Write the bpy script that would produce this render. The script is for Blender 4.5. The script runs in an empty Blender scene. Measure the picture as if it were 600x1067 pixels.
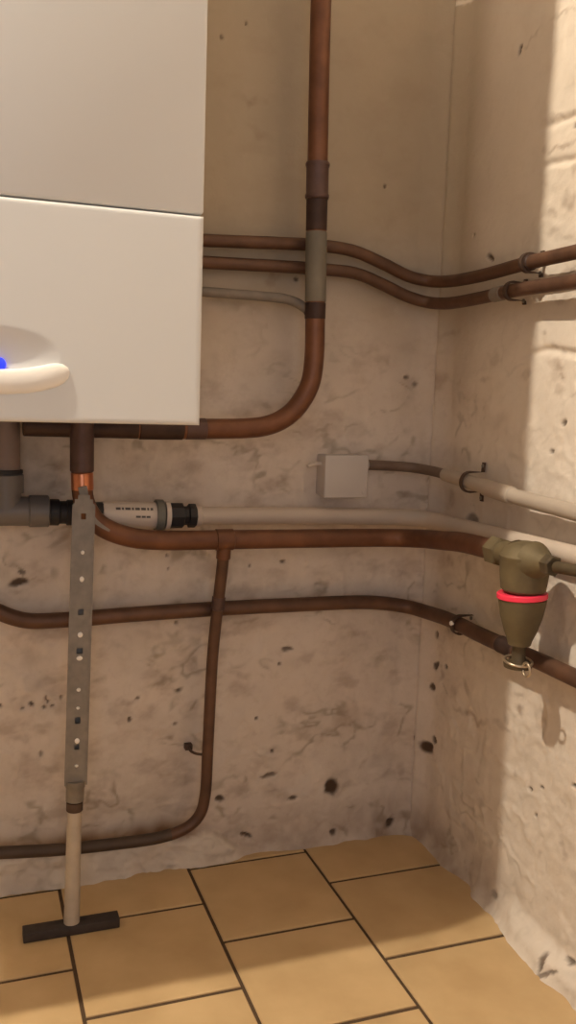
import bpy, bmesh, math
import numpy as np
from mathutils import Vector, Matrix

SC = bpy.context.scene
COL = SC.collection
PI = math.pi

# ---------------------------------------------------------------- helpers
def link(o, parent=None):
    COL.objects.link(o)
    if parent is not None:
        o.parent = parent
        o.matrix_parent_inverse = Matrix.Translation(-parent.location)
    return o

def mesh_obj(name, bm, mats, parent=None, smooth=True, sharp=40):
    me = bpy.data.meshes.new(name)
    bmesh.ops.recalc_face_normals(bm, faces=bm.faces[:])
    for f in bm.faces:
        f.smooth = smooth
    if smooth:
        for e in bm.edges:
            if len(e.link_faces) == 2 and e.calc_face_angle(0) > math.radians(sharp):
                e.smooth = False
    bm.to_mesh(me); bm.free()
    for m in (mats if isinstance(mats, (list, tuple)) else [mats]):
        me.materials.append(m)
    o = bpy.data.objects.new(name, me)
    return link(o, parent)

def thing(name, label, cat, loc, group=None):
    o = bpy.data.objects.new(name, None)
    o.location = loc
    o.empty_display_size = .02
    COL.objects.link(o)
    return tag(o, label, cat, group)

def tag(o, label, cat, group=None):
    o['label'] = label; o['category'] = cat
    if group: o['group'] = group
    return o

def struct(o):
    o['kind'] = 'structure'
    return o

def catmull(pts, seg=.006):
    P = [Vector(p) for p in pts]
    P = [P[0] * 2 - P[1]] + P + [P[-1] * 2 - P[-2]]
    out = []
    for i in range(1, len(P) - 2):
        p0, p1, p2, p3 = P[i-1:i+3]
        t0 = 0; t1 = t0 + max((p1-p0).length, 1e-5) ** .5
        t2 = t1 + max((p2-p1).length, 1e-5) ** .5; t3 = t2 + max((p3-p2).length, 1e-5) ** .5
        n = max(2, int((p2-p1).length / seg))
        for k in range(n):
            t = t1 + (t2 - t1) * k / n
            a1 = p0*((t1-t)/(t1-t0)) + p1*((t-t0)/(t1-t0))
            a2 = p1*((t2-t)/(t2-t1)) + p2*((t-t1)/(t2-t1))
            a3 = p2*((t3-t)/(t3-t2)) + p3*((t-t2)/(t3-t2))
            b1 = a1*((t2-t)/(t2-t0)) + a2*((t-t0)/(t2-t0))
            b2 = a2*((t3-t)/(t3-t1)) + a3*((t-t1)/(t3-t1))
            out.append(b1*((t2-t)/(t2-t1)) + b2*((t-t1)/(t2-t1)))
    out.append(P[-2].copy())
    return out

def frames(path):
    T = []
    for i in range(len(path)):
        a = path[max(0, i-1)]; b = path[min(len(path)-1, i+1)]
        T.append((b - a).normalized())
    n = T[0].orthogonal().normalized()
    F = []
    for t in T:
        n = (n - t * n.dot(t)).normalized()
        F.append((t, n, t.cross(n)))
    return F

def add_sweep(bm, path, rad, sides=20, cap=True):
    """round bar swept along path; rad a number or one number per point"""
    R = rad if isinstance(rad, (list, tuple)) else [rad] * len(path)
    rings = []
    for p, (t, n, b), r in zip(path, frames(path), R):
        rings.append([bm.verts.new(p + (n * math.cos(2*PI*k/sides) + b * math.sin(2*PI*k/sides)) * r) for k in range(sides)])
    for A, B in zip(rings, rings[1:]):
        for k in range(sides):
            bm.faces.new((A[k], A[(k+1) % sides], B[(k+1) % sides], B[k]))
    if cap:
        bm.faces.new(rings[0][::-1]); bm.faces.new(rings[-1])
    return bm

def tube(name, pts, r, mat, parent, sides=20, smooth_path=True):
    bm = bmesh.new()
    add_sweep(bm, catmull(pts) if smooth_path else [Vector(p) for p in pts], r, sides)
    return mesh_obj(name, bm, mat, parent)

def add_lathe(bm, prof, c, axis=(0, 0, 1), sides=28):
    """prof: list of (distance along axis, radius) from point c"""
    a = Vector(axis).normalized(); n = a.orthogonal().normalized(); b = a.cross(n); c = Vector(c)
    rings = []
    for h, r in prof:
        rings.append([bm.verts.new(c + a*h + (n*math.cos(2*PI*k/sides) + b*math.sin(2*PI*k/sides))*max(r, 1e-4)) for k in range(sides)])
    for A, B in zip(rings, rings[1:]):
        for k in range(sides):
            bm.faces.new((A[k], A[(k+1) % sides], B[(k+1) % sides], B[k]))
    bm.faces.new(rings[0][::-1]); bm.faces.new(rings[-1])
    return bm

def lathe(name, prof, c, axis, mat, parent, sides=28, sharp=40):
    return mesh_obj(name, add_lathe(bmesh.new(), prof, c, axis, sides), mat, parent, sharp=sharp)

def add_box(bm, lo, hi, bev=0, seg=2):
    b2 = bmesh.new()
    bmesh.ops.create_cube(b2, size=1)
    lo = Vector(lo); hi = Vector(hi); s = hi - lo; m = (hi + lo) / 2
    for v in b2.verts:
        v.co = Vector((v.co.x*s.x, v.co.y*s.y, v.co.z*s.z)) + m
    if bev:
        bmesh.ops.bevel(b2, geom=b2.edges[:] , offset=bev, segments=seg, affect='EDGES', profile=.5)
    tmp = bpy.data.meshes.new('tmp'); b2.to_mesh(tmp); b2.free()
    bm.from_mesh(tmp); bpy.data.meshes.remove(tmp)
    return bm

def box(name, lo, hi, mat, parent=None, bev=.002, seg=2):
    return mesh_obj(name, add_box(bmesh.new(), lo, hi, bev, seg), mat, parent)

# ---------------------------------------------------------------- materials
def mat(name, col, rough=.6, metal=0., var=.25, scale=20., col2=None, bump=.0, bscale=80., spec=.5, emit=None, estr=0):
    m = bpy.data.materials.new(name); m.use_nodes = True
    nt = m.node_tree; N = nt.nodes; L = nt.links
    bs = N['Principled BSDF']
    bs.inputs['Roughness'].default_value = rough
    bs.inputs['Metallic'].default_value = metal
    bs.inputs['Specular IOR Level'].default_value = spec
    tc = N.new('ShaderNodeTexCoord')
    nz = N.new('ShaderNodeTexNoise'); nz.inputs['Scale'].default_value = scale; nz.inputs['Detail'].default_value = 6
    L.new(tc.outputs['Object'], nz.inputs['Vector'])
    rp = N.new('ShaderNodeValToRGB')
    rp.color_ramp.elements[0].position = .3; rp.color_ramp.elements[1].position = .7
    c2 = col2 or tuple(c * (1 - var) for c in col)
    rp.color_ramp.elements[0].color = (*c2, 1); rp.color_ramp.elements[1].color = (*col, 1)
    L.new(nz.outputs['Fac'], rp.inputs['Fac']); L.new(rp.outputs['Color'], bs.inputs['Base Color'])
    if bump:
        n2 = N.new('ShaderNodeTexNoise'); n2.inputs['Scale'].default_value = bscale; n2.inputs['Detail'].default_value = 5
        L.new(tc.outputs['Object'], n2.inputs['Vector'])
        bp = N.new('ShaderNodeBump'); bp.inputs['Strength'].default_value = bump; bp.inputs['Distance'].default_value = .004
        L.new(n2.outputs['Fac'], bp.inputs['Height']); L.new(bp.outputs['Normal'], bs.inputs['Normal'])
    if emit:
        bs.inputs['Emission Color'].default_value = (*emit, 1); bs.inputs['Emission Strength'].default_value = estr
    return m

M_COPPER = mat('aged_copper', (.205, .086, .043), .45, .45, col2=(.12, .05, .027), scale=25, bump=.1)
M_DULL = mat('dull_brown_copper', (.155, .078, .046), .5, .4, col2=(.09, .046, .029), scale=25, bump=.1)
M_COPPER_B = mat('bright_copper', (.75, .30, .16), .28, .9, col2=(.55, .2, .1), scale=40)
M_STAINED = mat('blackened_copper', (.10, .065, .045), .6, .3, var=.5, scale=14)
M_DARKCU = mat('dark_copper', (.06, .03, .022), .6, .3, var=.4, scale=40)
M_PURPLE = mat('oxidised_copper_fitting', (.13, .075, .065), .5, .4, var=.35, scale=40)
M_GREYLAG = mat('grey_painted_pipe', (.20, .175, .135), .65, .1, var=.25, scale=30)
M_GREYPIPE = mat('dull_grey_pipe', (.24, .2, .165), .65, .1, var=.3, scale=30)
M_BOILER = mat('boiler_white_enamel', (.655, .655, .645), .40, 0, var=.015, scale=3)
M_BOILERDARK = mat('boiler_underside', (.05, .035, .03), .7, 0, var=.3)
M_LIP = mat('control_white_plastic', (.84, .80, .74), .3, 0, var=.02)
M_BLUE = mat('blue_status_light', (.02, .04, .8), .3, emit=(.012, .03, 1.0), estr=1.5)
M_STEEL = mat('galvanised_steel', (.255, .22, .185), .5, .3, var=.25, scale=60, bump=.05)
M_RIVET = mat('pale_rivet', (.85, .80, .74), .3, .1, var=.05)
M_TUBE = mat('pale_zinc_tube', (.50, .43, .35), .45, .25, var=.15, scale=40)
M_BASE = mat('dark_iron_bar', (.055, .04, .034), .65, .2, var=.35, scale=60, bump=.2)
M_PVC = mat('grey_pvc', (.15, .135, .13), .45, 0, var=.15)
M_PVCB = mat('brown_grey_pvc', (.22, .16, .14), .5, 0, var=.12)
M_RUBBER = mat('black_rubber', (.022, .018, .018), .6, 0, var=.3)
M_WHITE = mat('white_printed_plastic', (.62, .53, .46), .45, 0, var=.06)
M_WPIPE = mat('white_painted_pipe', (.56, .465, .385), .6, 0, var=.10, scale=15)
M_RINGG = mat('grey_green_ring', (.16, .15, .125), .5, 0, var=.2)
M_INK = mat('dark_print', (.09, .075, .07), .6, 0, var=.2)
M_BOXP = mat('junction_box_plastic', (.50, .46, .44), .5, 0, var=.05)
M_BRASS = mat('dull_brass', (.165, .125, .063), .68, .3, col2=(.12, .09, .047), scale=35, bump=.12)
M_BRASSD = mat('dark_brass', (.11, .08, .045), .55, .35, var=.3, scale=35)
M_RED = mat('bright_red_plastic', (.95, .045, .10), .25, 0, var=.03)
M_CHROME = mat('worn_chrome', (.62, .5, .36), .3, .8, var=.2)
M_IRON = mat('rusty_iron_clip', (.11, .065, .045), .65, .3, var=.4, scale=60)
M_SHEATH = mat('brown_sheath', (.17, .115, .085), .55, 0, var=.3, scale=30)
M_CONDUIT = mat('conduit_plastic', (.43, .36, .295), .5, 0, var=.15, scale=15)

# ---- plaster: base tone + dirt and painted ledge shade driven by attributes that were computed with the wall's relief
def plaster(name):
    m = bpy.data.materials.new(name); m.use_nodes = True
    nt = m.node_tree; N = nt.nodes; L = nt.links
    bs = N['Principled BSDF']; bs.inputs['Roughness'].default_value = .85; bs.inputs['Specular IOR Level'].default_value = .25
    tc = N.new('ShaderNodeTexCoord')
    def noise(s, d=5, r=.6):
        n = N.new('ShaderNodeTexNoise'); n.inputs['Scale'].default_value = s; n.inputs['Detail'].default_value = d
        n.inputs['Roughness'].default_value = r; L.new(tc.outputs['Object'], n.inputs['Vector']); return n
    def mix(fac, a, b):
        x = N.new('ShaderNodeMix'); x.data_type = 'RGBA'
        L.new(fac, x.inputs[0])
        for i, v in ((6, a), (7, b)):
            if isinstance(v, tuple): x.inputs[i].default_value = (*v, 1)
            else: L.new(v, x.inputs[i])
        return x.outputs[2]
    def ramp(src, lo, hi, a=0., b=1.):
        r = N.new('ShaderNodeMapRange'); r.inputs[1].default_value = lo; r.inputs[2].default_value = hi
        r.inputs[3].default_value = a; r.inputs[4].default_value = b
        L.new(src, r.inputs[0]); return r.outputs[0]
    def attr(n):
        a = N.new('ShaderNodeAttribute'); a.attribute_name = n; return a.outputs['Fac']
    base = mix(ramp(noise(5, 6).outputs['Fac'], .35, .65), WALL_A, WALL_B)
    base = mix(attr('ochre'), base, WALL_OCHRE)
    base = mix(ramp(noise(38, 6, .7).outputs['Fac'], .52, .75, 0, .35), base, WALL_SPECK)
    base = mix(attr('pale'), base, (.80, .72, .60))
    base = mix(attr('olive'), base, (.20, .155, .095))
    base = mix(attr('grime_shade'), base, (.20, .12, .075))
    base = mix(attr('hole'), base, (.075, .045, .028))
    L.new(base, bs.inputs['Base Color'])
    b1 = N.new('ShaderNodeBump'); b1.inputs['Strength'].default_value = .35; b1.inputs['Distance'].default_value = .004
    L.new(noise(60, 8, .65).outputs['Fac'], b1.inputs['Height'])
    L.new(b1.outputs['Normal'], bs.inputs['Normal'])
    return m

WALL_A = (.665, .58, .505); WALL_B = (.585, .50, .43); WALL_OCHRE = (.40, .325, .235); WALL_SPECK = (.44, .34, .26)
M_PLASTER = plaster('stained_plaster')
M_PLAIN = mat('plain_whitewash', (.26, .23, .20), .85, 0, var=.1, scale=3, bump=.3, bscale=20)

# ---------------------------------------------------------------- numpy noise
def vnoise(x, y, seed):
    xi = np.floor(x).astype(np.int64); yi = np.floor(y).astype(np.int64)
    fx = x - xi; fy = y - yi
    fx = fx*fx*fx*(fx*(fx*6-15)+10); fy = fy*fy*fy*(fy*(fy*6-15)+10)
    def h(a, b):
        n = (a * 374761393 + b * 668265263 + seed * 1442695041) & 0xffffffff
        n = ((n ^ (n >> 13)) * 1274126177) & 0xffffffff
        n = n ^ (n >> 16)
        return (n & 0xffff) / 65535.0
    return (h(xi, yi)*(1-fx) + h(xi+1, yi)*fx)*(1-fy) + (h(xi, yi+1)*(1-fx) + h(xi+1, yi+1)*fx)*fy

def fbm(x, y, scale, seed, octv=4, gain=.5):
    s = 0.; a = 1.; t = 0.
    for o in range(octv):
        s = s + a * vnoise(x*scale*2**o + 17.3*o, y*scale*2**o + 9.1*o, seed + o); t += a; a *= gain
    return s / t

def sstep(a, b, x):
    t = np.clip((x - a) / (b - a), 0, 1); return t*t*(3-2*t)

SPOTS_BACK = [
    (-0.412, 1.537, 0.0034, 0.003, 0.8, 0, 'd'), (-0.455, 1.508, 0.0034, 0.0048, 0.6, 0, 'd'), (-0.402, 1.409, 0.0238, 0.008, 0.45, 10, 's'), (-0.386, 1.361, 0.0288, 0.0128, 0.3, 20, 's'),
    (-0.131, 1.295, 0.004, 0.0034, 0.9, 0, 'd'), (-0.301, 1.113, 0.0057, 0.0051, 0.8, 0, 'd'), (-0.349, 1.111, 0.018, 0.0102, 0.4, 0, 's'), (-0.409, 1.058, 0.036, 0.0102, 0.45, 0, 'g'),
    (-0.436, 1.053, 0.0204, 0.017, 0.4, 0, 'g'), (-0.143, 0.999, 0.032, 0.0144, 0.5, -20, 's'), (-0.118, 0.978, 0.0252, 0.0108, 0.4, 20, 's'), (-0.358, 0.884, 0.0266, 0.0153, 0.5, 30, 'g'),
    (-0.4, 0.862, 0.0216, 0.0136, 0.4, 0, 'g'), (-0.067, 0.942, 0.0063, 0.0054, 0.7, 0, 'd'), (-0.049, 0.929, 0.0063, 0.0054, 0.6, 0, 'd'), (-0.182, 0.843, 0.044, 0.0152, 0.3, 10, 'g'),
    (-0.151, 0.825, 0.0294, 0.009, 0.3, 0, 'g'), (-0.777, 0.791, 0.0416, 0.0224, 0.5, 20, 'g'), (-0.753, 0.734, 0.0352, 0.0272, 0.6, 0, 'g'), (-0.729, 0.77, 0.0288, 0.016, 0.5, 0, 'g'),
    (-0.801, 0.709, 0.0224, 0.016, 0.4, 0, 'g'), (-0.622, 0.801, 0.0204, 0.0204, 0.35, 0, 'g'), (-0.528, 0.802, 0.034, 0.018, 0.3, 0, 'g'), (-0.796, 0.565, 0.0192, 0.0085, 0.95, -15, 'd'),
    (-0.788, 0.582, 0.008, 0.0051, 0.7, 0, 'd'), (-0.772, 0.573, 0.008, 0.0051, 0.6, 0, 's'), (-0.804, 0.545, 0.0192, 0.0064, 0.5, 0, 's'), (-0.816, 0.576, 0.021, 0.0272, 0.4, 0, 'g'),
    (-0.762, 0.418, 0.0272, 0.0238, 0.35, 30, 'g'), (-0.738, 0.39, 0.0238, 0.0144, 0.4, 0, 'g'), (-0.743, 0.378, 0.0408, 0.0144, 0.4, -30, 's'), (-0.795, 0.342, 0.032, 0.018, 0.3, 0, 's'),
    (-0.776, 0.342, 0.0051, 0.0054, 0.9, 0, 'd'), (-0.791, 0.336, 0.0032, 0.0034, 0.7, 0, 'd'), (-0.753, 0.335, 0.0048, 0.0054, 0.8, 0, 'd'), (-0.746, 0.345, 0.0034, 0.0036, 0.8, 0, 'd'),
    (-0.738, 0.335, 0.0051, 0.0036, 0.8, 0, 'd'), (-0.75, 0.352, 0.0034, 0.0054, 0.7, 0, 'd'), (-0.723, 0.35, 0.0034, 0.0051, 0.7, 0, 'd'), (-0.808, 0.357, 0.0085, 0.0036, 0.6, 0, 's'),
    (-0.828, 0.343, 0.0048, 0.0051, 0.8, 0, 'd'), (-0.76, 0.247, 0.0051, 0.0072, 0.6, 0, 'd'), (-0.78, 0.224, 0.0272, 0.0108, 0.4, 30, 's'), (-0.738, 0.216, 0.0238, 0.0126, 0.45, -30, 'g'),
    (-0.804, 0.281, 0.0288, 0.0102, 0.35, 0, 's'), (-0.624, 0.441, 0.0288, 0.009, 0.55, 25, 'g'), (-0.593, 0.457, 0.017, 0.009, 0.4, 40, 'g'), (-0.547, 0.36, 0.0306, 0.0076, 0.75, -5, 'g'),
    (-0.509, 0.344, 0.0076, 0.0057, 0.7, 0, 'd'), (-0.613, 0.327, 0.0216, 0.0108, 0.5, 0, 's'), (-0.587, 0.336, 0.0054, 0.0036, 0.8, 0, 'd'), (-0.602, 0.297, 0.0054, 0.0057, 0.9, 0, 'd'),
    (-0.556, 0.311, 0.018, 0.0095, 0.5, -30, 's'), (-0.515, 0.281, 0.0057, 0.0038, 0.6, 0, 'd'), (-0.522, 0.25, 0.0152, 0.0038, 0.5, 0, 's'), (-0.476, 0.438, 0.0162, 0.0162, 0.55, 40, 'g'),
    (-0.503, 0.422, 0.0144, 0.0072, 0.45, -50, 'g'), (-0.484, 0.394, 0.009, 0.0114, 0.6, 0, 'g'), (-0.518, 0.514, 0.019, 0.009, 0.8, 0, 'g'), (-0.487, 0.514, 0.0266, 0.0108, 0.5, 0, 'g'),
    (-0.515, 0.474, 0.0054, 0.0054, 0.6, 0, 'd'), (-0.558, 0.458, 0.0288, 0.0108, 0.35, 20, 's'), (-0.635, 0.196, 0.0288, 0.0171, 0.6, 30, 'g'), (-0.629, 0.166, 0.009, 0.0304, 0.35, 0, 's'),
    (-0.533, 0.579, 0.0018, 0.0036, 0.7, 0, 'd'), (-0.535, 0.604, 0.0036, 0.0018, 0.7, 0, 'd'), (-0.377, 0.577, 0.0038, 0.0036, 0.7, 0, 'd'), (-0.312, 0.585, 0.0076, 0.0036, 0.8, 0, 'd'),
    (-0.405, 0.578, 0.0228, 0.0252, 0.5, 0, 'g'), (-0.408, 0.538, 0.0144, 0.0095, 0.4, 0, 'g'), (-0.412, 0.486, 0.0418, 0.0076, 0.4, 0, 'g'), (-0.37, 0.475, 0.0304, 0.0054, 0.6, 0, 'g'),
    (-0.199, 0.562, 0.08, 0.016, 0.22, 0, 'g'), (-0.056, 0.543, 0.0176, 0.01, 0.5, 0, 's'), (-0.042, 0.566, 0.0088, 0.032, 0.35, 0, 's'), (-0.294, 0.411, 0.016, 0.0057, 0.8, 0, 'd'),
    (-0.263, 0.392, 0.044, 0.0152, 0.35, -20, 's'), (-0.312, 0.382, 0.004, 0.0038, 0.8, 0, 'd'), (-0.384, 0.364, 0.0266, 0.0114, 0.5, 0, 's'), (-0.399, 0.369, 0.0266, 0.0076, 0.4, 0, 's'),
    (-0.356, 0.277, 0.004, 0.004, 0.8, 0, 'd'), (-0.32, 0.207, 0.004, 0.004, 0.8, 0, 'd'), (-0.323, 0.156, 0.02, 0.006, 0.75, -10, 'd'), (-0.303, 0.113, 0.021, 0.016, 0.5, 30, 's'),
    (-0.274, 0.102, 0.014, 0.006, 0.9, 0, 'd'), (-0.423, 0.119, 0.01, 0.0076, 0.95, 0, 'd'), (-0.391, 0.049, 0.038, 0.01, 0.8, -12, 'g'), (-0.369, 0.038, 0.016, 0.006, 0.9, 25, 'd'),
    (-0.429, 0.042, 0.0228, 0.012, 0.5, 0, 'g'), (-0.409, 0.013, 0.052, 0.0168, 0.4, 0, 's'), (-0.19, 0.117, 0.0189, 0.021, 1, 0, 'd'), (-0.179, 0.062, 0.0063, 0.0336, 0.25, 0, 's'),
    (-0.144, 0.263, 0.0308, 0.032, 0.3, 0, 's'), (-0.105, 0.253, 0.0126, 0.021, 0.35, 0, 's'), (-0.079, 0.257, 0.022, 0.0084, 0.35, 0, 's'), (-0.128, 0.155, 0.0105, 0.0126, 0.4, 0, 's'),
    (-0.033, 0.132, 0.0138, 0.0189, 0.5, 0, 's'), (-0.074, 0.164, 0.0308, 0.0168, 0.3, 0, 's'), (-0.1, 0.031, 0.0308, 0.0105, 0.4, 0, 's'), (-0.056, 0.022, 0.0138, 0.0088, 0.95, -25, 'd'),
    (-0.186, 0.02, 0.0084, 0.0084, 0.9, 0, 'd'), (-0.086, 0.389, 0.0168, 0.008, 0.35, -20, 's'), (-0.171, 0.395, 0.0294, 0.01, 0.25, 0, 's'), (-0.011, 0.211, 0.0066, 0.0105, 0.8, 0, 'd'),
    (-0.028, 0.127, 0.011, 0.0189, 0.5, 0, 's'), (-0.024, 0.798, 0.0132, 0.057, 0.25, 0, 's'), (-0.019, 0.721, 0.022, 0.0304, 0.35, 0, 'g'), (-0.624, 0.005, 0.0252, 0.0076, 0.8, -8, 'g'),
    (-0.529, 0.006, 0.0216, 0.0095, 0.8, -10, 'g'), (-0.73, 0.007, 0.0204, 0.0095, 0.7, 0, 'g'), (-0.415, 0.02, 0.024, 0.0084, 0.9, -10, 'g'), (-0.467, 0.016, 0.0152, 0.006, 0.7, 10, 's'),
    (-0.797, 0.003, 0.0238, 0.0072, 0.6, 0, 's'),
]
SPOTS_RIGHT = [
    (-0.101, 1.202, 0.0068, 0.0034, 0.9, 0, 'd'), (-0.161, 1.155, 0.0288, 0.0068, 0.9, -25, 'd'), (-0.216, 1.485, 0.0116, 0.0112, 0.9, -20, 'd'), (-0.248, 1.49, 0.0216, 0.0045, 0.5, 10, 's'),
    (-0.02, 1.629, 0.0432, 0.0068, 0.8, 0, 'w'), (-0.019, 0.926, 0.0418, 0.0152, 0.5, 20, 's'), (-0.044, 1.032, 0.0288, 0.009, 0.4, 0, 's'), (-0.171, 0.941, 0.0192, 0.0072, 0.5, 0, 's'),  # first spot: light passing over the boiler, painted as a pale patch
    (-0.201, 0.979, 0.024, 0.0119, 0.35, 0, 's'), (-0.052, 0.375, 0.0152, 0.012, 0.9, 0, 'd'), (-0.049, 0.435, 0.0111, 0.0095, 0.8, 0, 'd'), (-0.086, 0.381, 0.0111, 0.0057, 0.9, 0, 'd'),
    (-0.046, 0.325, 0.0156, 0.0095, 0.95, 20, 'd'), (-0.077, 0.361, 0.0074, 0.0152, 0.5, -20, 's'), (-0.04, 0.197, 0.039, 0.0171, 1, 20, 'd'), (-0.062, 0.22, 0.0228, 0.0095, 0.9, 0, 'd'),
    (-0.197, 0.321, 0.0832, 0.0085, 0.6, 5, 's'), (-0.292, 0.338, 0.029, 0.0085, 0.45, 0, 's'), (-0.125, 0.334, 0.0216, 0.0216, 0.4, 0, 's'), (-0.193, 0.216, 0.033, 0.054, 0.25, 0, 's'),
    (-0.228, 0.208, 0.016, 0.0068, 0.45, 0, 's'), (-0.204, 0.087, 0.0198, 0.0162, 0.5, 0, 's'), (-0.152, 0.101, 0.063, 0.0152, 0.3, 0, 's'), (-0.26, 0.077, 0.031, 0.036, 0.3, 0, 's'),
    (-0.111, 0.454, 0.0432, 0.0304, 0.35, 0, 's'), (-0.007, 0.693, 0.156, 0.0266, 0.35, 10, 'g'), (-0.155, 0.685, 0.0462, 0.0108, 0.6, 0, 'd'), (-0.08, 0.721, 0.021, 0.0228, 0.4, 0, 's'),
    (-0.058, 0.595, 0.0532, 0.019, 0.35, 0, 's'), (-0.087, 0.597, 0.018, 0.0133, 0.6, 0, 's'), (-0.229, 0.866, 0.03, 0.0238, 0.3, 0, 's'), (-0.328, 1.497, 0.04, 0.0045, 0.5, 0, 's'),
    (-0.329, 1.349, 0.0468, 0.0045, 0.45, 0, 's'), (-0.352, 1.299, 0.04, 0.0075, 0.7, 0, 's'), (-0.315, 1.305, 0.013, 0.006, 0.7, 0, 's'), (-0.378, 1.326, 0.0096, 0.0028, 0.9, 0, 'd'),
    (-0.375, 1.216, 0.0216, 0.018, 0.6, -20, 's'), (-0.327, 1.204, 0.0156, 0.012, 0.5, 0, 's'), (-0.384, 1.257, 0.0144, 0.012, 0.5, 0, 's'), (-0.331, 1.171, 0.0208, 0.0064, 0.5, 0, 's'),
    (-0.377, 1.16, 0.0192, 0.0045, 0.5, 0, 's'), (-0.388, 1.106, 0.0168, 0.009, 0.5, 0, 's'), (-0.369, 1.06, 0.024, 0.0075, 0.5, 0, 's'), (-0.369, 1.006, 0.0125, 0.006, 0.8, 0, 's'),
    (-0.388, 0.985, 0.0072, 0.0112, 0.7, 0, 's'), (-0.369, 0.963, 0.02, 0.012, 0.7, 0, 's'), (-0.381, 0.949, 0.0096, 0.006, 0.8, 0, 's'), (-0.329, 1.014, 0.013, 0.0032, 0.6, 0, 's'),
    (-0.385, 0.929, 0.015, 0.006, 0.5, 0, 's'), (-0.43, 0.914, 0.0092, 0.0028, 0.5, 0, 's'), (-0.404, 0.874, 0.0072, 0.006, 0.8, 0, 'd'), (-0.378, 0.827, 0.0075, 0.0045, 0.7, 0, 'd'),
    (-0.37, 0.952, 0.025, 0.021, 0.4, 0, 's'), (-0.297, 0.952, 0.0135, 0.0096, 0.5, 0, 's'), (-0.344, 0.392, 0.0162, 0.0112, 0.6, 0, 's'), (-0.39, 0.4, 0.013, 0.0096, 0.5, 0, 's'),
    (-0.344, 0.419, 0.0108, 0.0064, 0.5, 0, 's'), (-0.388, 0.261, 0.0104, 0.0032, 0.8, 0, 'd'), (-0.421, 0.279, 0.005, 0.0032, 0.8, 0, 'd'), (-0.409, 0.225, 0.005, 0.0032, 0.9, 0, 'd'),
    (-0.498, 0.317, 0.0069, 0.003, 0.8, 0, 'd'), (-0.477, 0.279, 0.0288, 0.003, 0.4, 0, 's'), (-0.344, 0.275, 0.0081, 0.0064, 0.5, 0, 's'), (-0.486, 0.203, 0.0115, 0.0075, 0.5, 0, 's'),
    (-0.434, 0.169, 0.0125, 0.008, 0.4, 0, 's'), (-0.478, 0.06, 0.0322, 0.0192, 0.3, 0, 'g'), (-0.489, 0.017, 0.0069, 0.0192, 0.8, 15, 'd'), (-0.509, 0.01, 0.023, 0.0045, 0.7, 35, 'd'),
    (-0.53, 0.043, 0.011, 0.0045, 0.8, 0, 'd'), (-0.528, 0.058, 0.0396, 0.012, 0.5, 0, 'g'), (-0.313, 0.03, 0.0116, 0.0072, 0.5, 0, 'd'),
]


def spots_field(U, V, spots, seed):
    out = {k: np.zeros_like(U) for k in 'dsgw'}
    wu = (fbm(U, V, 60, seed, 3) - .5); wv = (fbm(U, V, 60, seed+50, 3) - .5)
    big_u = (fbm(U, V, 22, seed+90, 3) - .5); big_v = (fbm(U, V, 22, seed+95, 3) - .5)
    for (u, v, ru, rv, st, ang, k) in spots:
        R = max(ru, rv) * 2.6 + .02
        sel = (abs(U-u) < R) & (abs(V-v) < R)
        if not sel.any(): continue
        soft = k in 'sg'
        w1 = min(1., max(ru, rv) / .012)
        du = U[sel] - u + wu[sel]*(.012 if not soft else .02)*w1 + (big_u[sel]*.04*w1 if soft else 0)
        dv = V[sel] - v + wv[sel]*(.010 if not soft else .02)*w1 + (big_v[sel]*.03*w1 if soft else 0)
        c, s = math.cos(math.radians(-ang)), math.sin(math.radians(-ang))
        a = (du*c + dv*s)/max(ru, .0028); b = (-du*s + dv*c)/max(rv, .0028)
        d = np.sqrt(a*a + b*b)
        f = (1 - sstep(.2, 1.3, d)) if soft else (1 - sstep(.55, 1.05, d))
        if soft:
            f = f * np.clip(.25 + 1.5*(fbm(U[sel], V[sel], 55, seed+7, 4)-.12), .2, 1.15)
        out[k][sel] = np.maximum(out[k][sel], np.clip(f*st, 0, 1))
    return out

def axis_coords(lo, f0, f1, hi, fine, coarse):
    a = np.arange(f0, f1 + fine*.5, fine)
    left = np.arange(lo, f0 - coarse*.3, coarse) if lo < f0 else np.array([])
    right = np.arange(hi, f1 + coarse*.3, -coarse)[::-1] if hi > f1 else np.array([])
    return np.concatenate([left, a, right])

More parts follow.
